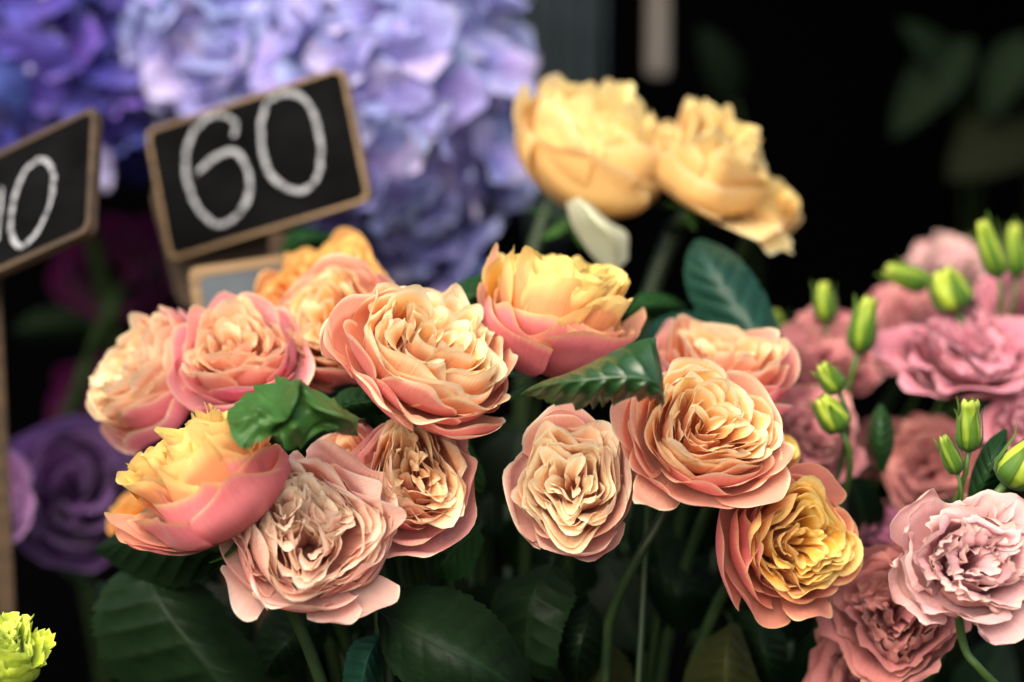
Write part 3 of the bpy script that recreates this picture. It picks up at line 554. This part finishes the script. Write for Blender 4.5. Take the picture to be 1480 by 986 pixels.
# ------------------------------------------------------------------ chalkboards
def rounded(w_, h_, r_, n=5):
    pts = []
    for cx, cy, a0 in ((w_ - r_, r_, -PI / 2), (w_ - r_, h_ - r_, 0), (r_, h_ - r_, PI / 2), (r_, r_, PI)):
        for i in range(n + 1):
            a = a0 + PI / 2 * i / n; pts.append((cx + r_ * math.cos(a), cy + r_ * math.sin(a)))
    return pts
def slab(name, pts, z0, z1, mat, parent, bevel=0):
    n = len(pts); V = [(x, y, z0) for x, y in pts] + [(x, y, z1) for x, y in pts]
    F = [tuple(range(n))[::-1], tuple(range(n, 2 * n))] + [(i, (i + 1) % n, n + (i + 1) % n, n + i) for i in range(n)]
    me = bpy.data.meshes.new(name); me.from_pydata(V, [], F); me.materials.append(mat); me.update(); o = link(name, me, parent)
    if bevel: b = o.modifiers.new('bevel', 'BEVEL'); b.width = bevel; b.segments = 2; b.limit_method = 'ANGLE'
    return o
def ring_slab(name, outer, inner, z0, z1, mat, parent):
    n = len(outer); V = [(x, y, z) for z in (z0, z1) for (x, y) in outer] + [(x, y, z) for z in (z0, z1) for (x, y) in inner]; F = []
    for i in range(n):
        j = (i + 1) % n
        F += [(i, j, n + j, n + i), (n + i, n + j, 3 * n + j, 3 * n + i), (3 * n + i, 3 * n + j, 2 * n + j, 2 * n + i), (2 * n + i, 2 * n + j, j, i)]
    me = bpy.data.meshes.new(name); me.from_pydata(V, [], F); me.materials.append(mat); me.update(); return link(name, me, parent)
def board(label, TL, TR, BL, d, depths=(0, 0, 0), strokes=(), slate='slate', wood='wood', rim=.0035, thick=.006, stick=None, rr_=.005, name='chalkboard_sign', group='small chalkboard price signs', chalkw=.0027):
    a = P(*TL, d + depths[0]); b = P(*TR, d + depths[1]); c = P(*BL, d + depths[2])
    ex = Vector(b - a); ey0 = Vector(a - c); w_ = ex.length; X = ex.normalized(); Z = X.cross(ey0).normalized(); Y = Z.cross(X); h_ = ey0.dot(Y); sk = ey0.dot(X)
    O = Vector(c) + X * sk * .5          # the board is a true rectangle; any leftover skew is split between the ends
    m = Matrix((X, Y, Z)).transposed().to_4x4(); root, inv = empty(name, O, m); tag(root, label, 'chalkboard sign', group)
    ou = rounded(w_, h_, rr_); inn = [(min(max(x, rim), w_ - rim) if False else rim + (x / w_) * (w_ - 2 * rim), rim + (y / h_) * (h_ - 2 * rim)) for x, y in ou]
    slab('back_panel', ou, -thick, -.0012, M[wood], root, .0006)
    ring_slab('frame', ou, inn, -.0011, 0, M[wood], root)
    slab('slate', [(x, y) for x, y in inn], -.0011, -.0004, M[slate], root)
    for si, (nm, pts) in enumerate(strokes):
        q = []
        for px, py in pts:                  # pixel -> ray -> the board's plane
            dirv = Vector(P(px, py, 1) - CAM); o = Vector(CAM); t = (O - o).dot(Z) / dirv.dot(Z); hit = inv @ np.append(np.array(o + dirv * t), 1); q.append(hit[:2])
        q = cr(np.array(q), len(q) * 10); T = np.gradient(q, axis=0); T /= np.linalg.norm(T, axis=1, keepdims=True) + 1e-9; Nn = np.stack([-T[:, 1], T[:, 0]], 1)
        r = np.random.RandomState(si + 3); n = len(q)
        wl = chalkw * .5 * (1 + .22 * np.interp(np.arange(n), np.arange(0, n, 2), r.normal(size=len(np.arange(0, n, 2)))).clip(-1.4, 1.4)); wr = chalkw * .5 * (1 + .22 * np.interp(np.arange(n), np.arange(0, n, 2), r.normal(size=len(np.arange(0, n, 2)))).clip(-1.4, 1.4))
        ends = np.minimum(1, np.minimum(np.arange(n), np.arange(n)[::-1]) / 3 + .35); wl *= ends; wr *= ends
        L_ = q + Nn * wl[:, None]; R_ = q - Nn * wr[:, None]
        V = [(x, y, .0001) for x, y in L_] + [(x, y, .0001) for x, y in R_]; F = [(i, n + i, n + i + 1, i + 1) for i in range(n - 1)]
        me = bpy.data.meshes.new(nm); me.from_pydata(V, [], F); me.materials.append(M['chalk']); me.update(); link(nm, me, root)
    if stick:
        (sx, sy), wpx, dd = stick[0], stick[1], stick[2]
        top = P(sx, sy, d + dd); hw = wpx * d / FOC / 2; zlen = top[2] - SHELF
        li = Matrix.LocRotScale(None, None, None)
        me = box_mesh('stick', (-hw, -.0015, -zlen), (hw, .0015, 0), M['wooddim']); o = bpy.data.objects.new('stick', me); C.objects.link(o)
        o.parent = root; o.matrix_parent_inverse = root.matrix_world.inverted() if False else Matrix(inv.tolist()); o.location = top; o.rotation_euler = (0, stick[3], 0)
    return root
SIX = [(338, 198), (340, 178), (322, 166), (298, 172), (276, 198), (268, 238), (276, 280), (296, 312), (316, 325), (342, 312), (360, 282), (358, 246), (344, 222), (326, 220), (304, 232), (284, 252)]
ZERO = [(386, 145), (378, 180), (380, 222), (396, 258), (430, 276), (456, 262), (464, 220), (456, 172), (438, 142), (412, 135), (388, 145)]
board('black chalkboard sign reading 60 in front of the hydrangeas', (205, 190), (490, 97), (250, 376), 1.27, depths=(.038, 0, .0235), strokes=(('chalk_digit', SIX), ('chalk_digit', ZERO)), stick=((402, 335), 24, .008, .05), rim=.0019)
ONE = [(3, 270), (0, 312), (-6, 352)]
ZER = [(58, 230), (36, 248), (20, 292), (16, 334), (30, 356), (52, 338), (72, 296), (78, 256), (68, 234), (52, 230)]
board('chalkboard sign reading 10 cut off by the left edge', (-150, 290), (128, 157), (-148, 458), 1.22, depths=(.06, 0, .016), strokes=(('chalk_digit', ONE), ('chalk_digit', ZER)), stick=((-12, 378), 26, .014, .0), chalkw=.0027, rim=.003, thick=.006, wood='wooddim')
board('small blank grey chalkboard peeping out under the 60 sign', (266, 388), (420, 366), (300, 560), 1.215, slate='slategrey', stick=((380, 440), 12, .012, .0), rim=.0055)
board('brown wooden board edge behind the 60 sign', (212, 262), (400, 215), (262, 455), 1.31, slate='wooddim', wood='wooddim', rim=.004, thick=.018, name='wooden_board', stick=((320, 400), 14, .022, 0), rr_=.012)

# ------------------------------------------------------------------ leaves
def big_leaf(label, rows, pal_='dark', seed=0, name='rose_leaf', group=None, petiole=None, mat='leaf', **k):
    G = [[P(*c) for c in row] for row in rows]; base = G[0][1]
    root, inv = empty(name, base); tag(root, label, 'leaf', group)
    k.setdefault('nv', 130); k.setdefault('nu', 33); k.setdefault('furrow', .0005)
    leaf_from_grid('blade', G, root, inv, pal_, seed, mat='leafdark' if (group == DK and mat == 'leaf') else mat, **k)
    b = np.asarray(base); d = G[1][1] - G[0][1]; d = d / np.linalg.norm(d)
    foot = np.array((b[0] * .75, b[1] + .14, SHELF + .002))
    link('petiole', tube_mesh('petiole', to_local(inv, cr(np.array([b + d * .003 + FWD * .0015, b + FWD * .03, b + FWD * .07 - UP * .004, b + FWD * .1 - UP * .03, b * .5 + foot * .5, foot]), 22)), np.linspace(.0009, .002, 22), M['stemdark'], 6), root)
    return root
DK = 'dark rose leaves under the bunch'
# A: glossy leaf folded along its midrib
big_leaf('glossy dark green leaf folded over, lying between the largest roses', [
    [(958, 583, 1.03), (959, 583.5, 1.03), (959, 584, 1.03), (959, 585, 1.03), (959, 586, 1.03)],
    [(949, 505, 1.034), (955, 535, 1.026), (955, 562, 1.022), (956, 574, 1.024), (956, 584, 1.03)],
    [(943, 488, 1.036), (938, 518, 1.022), (938, 549, 1.016), (940, 565, 1.018), (941, 577, 1.026)],
    [(905, 499, 1.036), (905, 522, 1.02), (908, 545, 1.014), (911, 562, 1.016), (913, 578, 1.026)],
    [(872, 515, 1.036), (874, 530, 1.02), (878, 546, 1.014), (882, 564, 1.016), (885, 582, 1.026)],
    [(845, 528, 1.036), (846, 538, 1.022), (848, 549, 1.016), (852, 567, 1.018), (856, 587, 1.028)],
    [(818, 540, 1.038), (818, 546, 1.026), (819, 552, 1.02), (823, 570, 1.022), (828, 588, 1.03)],
    [(790, 549, 1.04), (791, 553, 1.032), (792, 557, 1.028), (796, 570, 1.03), (800, 583, 1.034)],
    [(768, 559, 1.044), (769, 561, 1.04), (770, 563, 1.038), (772, 569, 1.038), (775, 575, 1.04)],
    [(752, 570, 1.046), (752.5, 570.5, 1.046), (753, 571, 1.046), (754, 571.5, 1.046), (755, 572, 1.046)]], 'mid', 2, serr=.2, teeth=12, quilt=.0024, nveins=9, mat='leafshine', nv=150, nu=37, sym=False)
# B: crumpled leaf
big_leaf('crumpled bright green leaf resting on the roses at left', [
    [(514, 608, 1.03), (515, 612, 1.028), (515, 618, 1.026), (515, 624, 1.028), (515, 631, 1.03)],
    [(490, 588, 1.03), (494, 596, 1.012), (494, 604, 1.004), (492, 612, 1.012), (491, 622, 1.018)],
    [(468, 568, 1.032), (468, 584, 1.02), (466, 602, 1.002), (465, 618, 1.014), (462, 630, 1.008)],
    [(428, 557, 1.032), (436, 574, 1.008), (436, 600, 1.014), (436, 622, .998), (430, 650, 1.012)],
    [(409, 543, 1.03), (410, 568, 1.0), (410, 598, 1.0), (408, 615, 1.012), (406, 634, .998)],
    [(386, 556, 1.034), (388, 575, 1.014), (388, 602, 1.0), (384, 622, 1.006), (384, 638, .996)],
    [(365, 566, 1.034), (366, 580, 1.008), (366, 603, 1.006), (362, 625, .998), (360, 646, 1.004)],
    [(348, 580, 1.032), (350, 592, 1.016), (350, 610, 1.002), (348, 628, 1.006), (346, 647, 1.0)],
    [(331, 604, 1.026), (330, 608, 1.022), (330, 614, 1.018), (333, 622, 1.014), (336, 632, 1.01)]], 'fresh', 3, serr=.1, teeth=12, quilt=.0016, crumple=.0022, cf=190, nv=80, nu=37, nveins=6, mat='leafmatt')
# C: large blurred leaf
big_leaf('large dark green leaf below the butter yellow roses', [
    [(1120, 528, 1.19), (1128, 530, 1.19), (1138, 522, 1.19)],
    [(1050, 500, 1.19), (1098, 488, 1.175), (1128, 480, 1.19)],
    [(1010, 455, 1.195), (1062, 440, 1.18), (1108, 430, 1.195)],
    [(990, 410, 1.2), (1034, 398, 1.185), (1080, 386, 1.2)],
    [(992, 370, 1.205), (1018, 368, 1.195), (1050, 360, 1.205)],
    [(1004, 347, 1.21), (1008, 346, 1.21), (1016, 345, 1.21)]], 'blue', 4, serr=.04, quilt=.0015)
DK = 'dark rose leaves under the bunch'
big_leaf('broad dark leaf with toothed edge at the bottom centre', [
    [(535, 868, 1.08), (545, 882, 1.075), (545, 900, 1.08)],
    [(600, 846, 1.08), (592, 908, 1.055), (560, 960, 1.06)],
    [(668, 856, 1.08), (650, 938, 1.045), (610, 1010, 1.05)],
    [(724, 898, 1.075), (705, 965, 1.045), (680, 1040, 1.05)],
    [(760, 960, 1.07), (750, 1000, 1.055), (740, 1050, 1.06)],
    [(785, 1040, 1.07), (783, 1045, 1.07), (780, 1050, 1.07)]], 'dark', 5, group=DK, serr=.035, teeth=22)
big_leaf('large blurred dark leaf in the lower left', [
    [(200, 800, 1.14), (208, 806, 1.14), (216, 800, 1.14)],
    [(150, 850, 1.14), (225, 860, 1.12), (300, 850, 1.13)],
    [(135, 910, 1.14), (270, 925, 1.11), (345, 910, 1.13)],
    [(170, 985, 1.14), (330, 1000, 1.11), (400, 970, 1.13)],
    [(300, 1060, 1.14), (390, 1060, 1.12), (420, 1040, 1.13)]], 'dark', 6, group=DK, quilt=.002)
big_leaf('dark leaf tucked under the pink bowl rose', [
    [(330, 790, 1.12), (330, 800, 1.12), (330, 815, 1.12)], [(270, 740, 1.13), (260, 790, 1.11), (260, 850, 1.12)], [(210, 740, 1.14), (195, 780, 1.12), (190, 830, 1.13)], [(140, 790, 1.15), (138, 795, 1.15), (140, 800, 1.15)]], 'dark', 7, group=DK)
big_leaf('bluish green leaf at the bottom edge left of the broad dark leaf', [
    [(548, 915, 1.09), (550, 920, 1.09), (553, 924, 1.09)], [(510, 930, 1.09), (532, 950, 1.075), (552, 965, 1.09)], [(496, 975, 1.09), (520, 1000, 1.08), (545, 1020, 1.09)], [(500, 1050, 1.1), (505, 1052, 1.1), (510, 1055, 1.1)]], 'blue', 8, group=DK)
big_leaf('dark oval leaf beneath the pale pink rose', [
    [(470, 880, 1.12), (478, 884, 1.12), (484, 890, 1.12)], [(400, 880, 1.12), (430, 915, 1.1), (470, 930, 1.11)], [(372, 920, 1.12), (400, 945, 1.1), (440, 965, 1.11)], [(378, 975, 1.13), (382, 980, 1.13), (388, 984, 1.13)]], 'dark', 9, group=DK)
big_leaf('leaf with toothed edge between the narrow peach rose and the cream pink rose', [
    [(690, 758, 1.12), (694, 768, 1.12), (700, 780, 1.12)], [(650, 756, 1.115), (660, 790, 1.1), (680, 830, 1.11)], [(632, 790, 1.11), (640, 815, 1.095), (650, 838, 1.105)], [(626, 822, 1.11), (628, 828, 1.11), (632, 834, 1.11)]], 'mid', 10, group=DK, serr=.07)
big_leaf('tall dark leaf with light rim below the cream pink rose', [
    [(790, 815, 1.12), (800, 818, 1.12), (812, 822, 1.12)], [(720, 850, 1.13), (770, 860, 1.11), (832, 862, 1.11)], [(710, 910, 1.13), (762, 915, 1.11), (815, 905, 1.1)], [(735, 970, 1.13), (765, 975, 1.11), (806, 960, 1.1)], [(800, 1010, 1.12), (806, 1010, 1.12), (812, 1005, 1.12)]], 'dark', 11, group=DK)
big_leaf('narrow dark leaf right of the tall leaf with light rim', [
    [(850, 870, 1.13), (856, 872, 1.13), (862, 878, 1.13)], [(815, 900, 1.12), (845, 910, 1.11), (880, 915, 1.13)], [(808, 945, 1.12), (835, 950, 1.11), (868, 955, 1.13)], [(826, 995, 1.13), (830, 1000, 1.13), (836, 1000, 1.13)]], 'dark', 12, group=DK)
big_leaf('olive brown leaf at the bottom edge, centre right', [
    [(860, 925, 1.16), (868, 922, 1.16), (876, 925, 1.16)], [(830, 950, 1.16), (868, 955, 1.14), (908, 955, 1.16)], [(820, 1000, 1.16), (865, 1010, 1.14), (915, 1010, 1.16)], [(850, 1060, 1.16), (860, 1062, 1.16), (870, 1060, 1.16)]], 'olive', 13, group=DK)
big_leaf('olive leaf at the bottom edge below the golden rose', [
    [(1050, 905, 1.15), (1060, 900, 1.15), (1070, 905, 1.15)], [(1010, 935, 1.15), (1050, 945, 1.13), (1085, 950, 1.14)], [(990, 985, 1.15), (1050, 1000, 1.13), (1100, 1000, 1.14)], [(1020, 1050, 1.15), (1060, 1055, 1.14), (1090, 1050, 1.15)]], 'olive', 14, group=DK)
big_leaf('dark leaf in shade left under the golden rose', [
    [(1090, 880, 1.16), (1098, 884, 1.16), (1106, 890, 1.16)], [(1060, 890, 1.17), (1100, 925, 1.15), (1135, 920, 1.16)], [(1070, 950, 1.17), (1110, 965, 1.15), (1138, 960, 1.16)], [(1110, 1010, 1.17), (1118, 1012, 1.17), (1126, 1010, 1.17)]], 'dark', 15, group=DK)
big_leaf('dark leaf in shade under the round peach rose', [
    [(900, 800, 1.2), (905, 800, 1.2), (910, 800, 1.2)], [(930, 790, 1.19), (960, 850, 1.17), (960, 900, 1.18)], [(990, 790, 1.19), (1000, 850, 1.17), (1010, 910, 1.18)], [(1050, 850, 1.2), (1055, 870, 1.2), (1050, 890, 1.2)]], 'dark', 16, group=DK)
big_leaf('dark leaf just right of the narrow peach rose', [
    [(668, 640, 1.13), (674, 640, 1.13), (680, 642, 1.13)], [(655, 670, 1.13), (678, 680, 1.11), (700, 685, 1.12)], [(655, 710, 1.13), (675, 720, 1.11), (698, 715, 1.12)], [(668, 750, 1.13), (674, 752, 1.13), (680, 750, 1.13)]], 'fresh', 17, group=DK)
big_leaf('dark green leaf behind the largest peach rose, below the hydrangea', [
    [(630, 440, 1.17), (636, 448, 1.17), (642, 456, 1.17)], [(660, 410, 1.17), (672, 430, 1.15), (680, 460, 1.16)], [(700, 395, 1.17), (710, 415, 1.16), (715, 440, 1.17)], [(742, 395, 1.18), (745, 400, 1.18), (748, 405, 1.18)]], 'mid', 18, group=DK, quilt=.002)
big_leaf('dark green leaf behind the orange rose, below the 60 sign', [
    [(405, 370, 1.27), (410, 372, 1.27), (412, 380, 1.27)], [(420, 335, 1.27), (440, 345, 1.26), (450, 365, 1.27)], [(460, 330, 1.28), (475, 345, 1.27), (485, 365, 1.28)], [(510, 355, 1.29), (512, 358, 1.29), (514, 362, 1.29)]], 'mid', 19, group=DK)
big_leaf('bluish leaf between the cupped rose and the large dark leaf', [
    [(925, 500, 1.18), (930, 505, 1.18), (935, 510, 1.18)], [(945, 465, 1.18), (960, 485, 1.17), (975, 505, 1.18)], [(985, 450, 1.19), (1000, 470, 1.18), (1010, 490, 1.19)], [(1030, 455, 1.2), (1032, 460, 1.2), (1034, 465, 1.2)]], 'blue', 20, group=DK)
big_leaf('green leaf beside the cupped rose under the yellow roses', [
    [(905, 450, 1.2), (908, 455, 1.2), (910, 460, 1.2)], [(925, 425, 1.2), (935, 440, 1.19), (945, 460, 1.2)], [(960, 425, 1.21), (970, 440, 1.2), (975, 455, 1.21)], [(990, 440, 1.22), (992, 444, 1.22), (994, 448, 1.22)]], 'mid', 21, group=DK)
big_leaf('green leaf between the crumpled leaf and the largest peach rose', [
    [(470, 590, 1.1), (475, 596, 1.1), (480, 600, 1.1)], [(500, 562, 1.1), (512, 582, 1.09), (520, 600, 1.1)], [(545, 562, 1.1), (552, 580, 1.09), (560, 598, 1.1)], [(590, 575, 1.11), (592, 580, 1.11), (594, 585, 1.11)]], 'mid', 22, group=DK)
big_leaf('narrow dark lisianthus leaf behind the sharp green bud', [
    [(1396, 730, 1.1), (1400, 732, 1.1), (1404, 734, 1.1)], [(1405, 680, 1.1), (1425, 690, 1.09), (1440, 700, 1.1)], [(1425, 640, 1.1), (1440, 655, 1.09), (1455, 665, 1.1)], [(1452, 618, 1.11), (1454, 620, 1.11), (1456, 622, 1.11)]], 'mid', 23, serr=0, group='lisianthus leaves')
big_leaf('rounded dark lisianthus leaf between the stems', [
    [(1270, 680, 1.17), (1274, 682, 1.17), (1278, 684, 1.17)], [(1255, 640, 1.17), (1272, 645, 1.16), (1292, 645, 1.17)], [(1258, 605, 1.17), (1272, 608, 1.16), (1290, 612, 1.17)], [(1270, 585, 1.17), (1274, 585, 1.17), (1278, 588, 1.17)]], 'mid', 24, serr=0, group='lisianthus leaves')
# random dark foliage deeper down, so the gaps between stems are filled
r = np.random.RandomState(5); fi = 0
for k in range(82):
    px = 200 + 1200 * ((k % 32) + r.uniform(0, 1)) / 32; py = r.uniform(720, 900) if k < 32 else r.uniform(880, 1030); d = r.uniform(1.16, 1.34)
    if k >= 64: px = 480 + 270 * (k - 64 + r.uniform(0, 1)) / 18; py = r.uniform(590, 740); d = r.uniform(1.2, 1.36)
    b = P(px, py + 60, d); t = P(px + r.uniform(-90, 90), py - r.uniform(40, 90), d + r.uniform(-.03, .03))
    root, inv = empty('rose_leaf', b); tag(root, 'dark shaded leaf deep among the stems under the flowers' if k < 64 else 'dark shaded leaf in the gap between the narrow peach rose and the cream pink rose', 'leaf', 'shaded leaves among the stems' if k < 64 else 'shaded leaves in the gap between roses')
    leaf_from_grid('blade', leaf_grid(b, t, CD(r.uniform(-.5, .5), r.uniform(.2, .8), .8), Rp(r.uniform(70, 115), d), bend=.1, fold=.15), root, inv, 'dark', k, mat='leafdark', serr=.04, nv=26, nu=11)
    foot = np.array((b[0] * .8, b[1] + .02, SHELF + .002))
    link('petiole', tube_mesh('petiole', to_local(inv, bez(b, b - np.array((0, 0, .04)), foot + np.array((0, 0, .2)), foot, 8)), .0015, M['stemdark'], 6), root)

# extra stems that show
def restem(root, inv, pts, rpx, mat='stem'):
    for c in [c for c in root.children if c.name.split('.')[0] == 'stem']: bpy.data.objects.remove(c)
    iw = np.array(np.linalg.inv(inv)); zz = iw[:3, 2] / np.linalg.norm(iw[:3, 2]); b = iw[:3, 3] - zz * .0045; q = np.array([b, b - zz * .006] + [P(*c) for c in pts]); q = cr(q, 22)
    foot = np.array((q[-1][0] * .9, q[-1][1] + .02, SHELF + .002)); tail = bez(q[-1], q[-1] + (q[-1] - q[-2]) * 2, foot + np.array((0, 0, .1)), foot, 8)[1:]
    link('stem', tube_mesh('stem', to_local(inv, np.concatenate([q, tail])), rpx * pts[0][2] / FOC, M[mat], 8), root)
restem(r4, i4, [(958, 745, 1.1), (925, 800, 1.1), (895, 860, 1.11), (880, 900, 1.12)], 8, 'stemdark')
restem(*l1, [(1392, 930, 1.08), (1415, 965, 1.08), (1450, 1000, 1.09)], 6)
restem(*mg, [(165, 440, 1.45), (130, 520, 1.44), (95, 620, 1.43)], 12, 'stemfar')
restem(*y1, [(800, 290, 1.3), (780, 340, 1.3), (760, 400, 1.3)], 12, 'stemdark')
restem(ry, iy, [(975, 330, 1.28), (955, 380, 1.28), (935, 440, 1.28)], 13, 'stemdark')

# ------------------------------------------------------------------ far background
# pleated cloth
n = 60; xs = np.linspace(0, 1, n)[None, :]; zs = np.linspace(0, 1, 20)[:, None]
a = P(715, 140, 1.85); wd = 165 * 1.85 / FOC
p = np.stack([a[0] + xs * wd * (1 - .1 * (1 - zs)) + 0 * zs, a[1] + .014 * np.sin(xs * 2 * PI * 4.5 + .4 * np.sin(zs * 3)) * (1 + 0 * zs), a[2] + .02 * np.sin(xs * 9) - .1 + zs * .6 + 0 * xs], -1)
me = mesh_grid('curtain', p, np.ones(p.shape), np.ones(p.shape), M['cloth']); o = link('curtain', me); tag(o, 'dark blue-grey pleated cloth hanging behind the yellow roses', 'cloth')
md = o.modifiers.new('solid', 'SOLIDIFY'); md.thickness = .002
a = P(950, 108, 1.75); hw = 13 * 1.75 / FOC
o = link('wooden_post', box_mesh('wooden_post', (-hw, -.012, 0), (hw, .012, .4), M['post'])); o.location = a; tag(o, 'pale grey wooden slat hanging upright in the dark behind the yellow roses', 'slat')
bv = o.modifiers.new('bevel', 'BEVEL'); bv.width = .003; bv.segments = 2
BG = 'dim leaves in the dark background'
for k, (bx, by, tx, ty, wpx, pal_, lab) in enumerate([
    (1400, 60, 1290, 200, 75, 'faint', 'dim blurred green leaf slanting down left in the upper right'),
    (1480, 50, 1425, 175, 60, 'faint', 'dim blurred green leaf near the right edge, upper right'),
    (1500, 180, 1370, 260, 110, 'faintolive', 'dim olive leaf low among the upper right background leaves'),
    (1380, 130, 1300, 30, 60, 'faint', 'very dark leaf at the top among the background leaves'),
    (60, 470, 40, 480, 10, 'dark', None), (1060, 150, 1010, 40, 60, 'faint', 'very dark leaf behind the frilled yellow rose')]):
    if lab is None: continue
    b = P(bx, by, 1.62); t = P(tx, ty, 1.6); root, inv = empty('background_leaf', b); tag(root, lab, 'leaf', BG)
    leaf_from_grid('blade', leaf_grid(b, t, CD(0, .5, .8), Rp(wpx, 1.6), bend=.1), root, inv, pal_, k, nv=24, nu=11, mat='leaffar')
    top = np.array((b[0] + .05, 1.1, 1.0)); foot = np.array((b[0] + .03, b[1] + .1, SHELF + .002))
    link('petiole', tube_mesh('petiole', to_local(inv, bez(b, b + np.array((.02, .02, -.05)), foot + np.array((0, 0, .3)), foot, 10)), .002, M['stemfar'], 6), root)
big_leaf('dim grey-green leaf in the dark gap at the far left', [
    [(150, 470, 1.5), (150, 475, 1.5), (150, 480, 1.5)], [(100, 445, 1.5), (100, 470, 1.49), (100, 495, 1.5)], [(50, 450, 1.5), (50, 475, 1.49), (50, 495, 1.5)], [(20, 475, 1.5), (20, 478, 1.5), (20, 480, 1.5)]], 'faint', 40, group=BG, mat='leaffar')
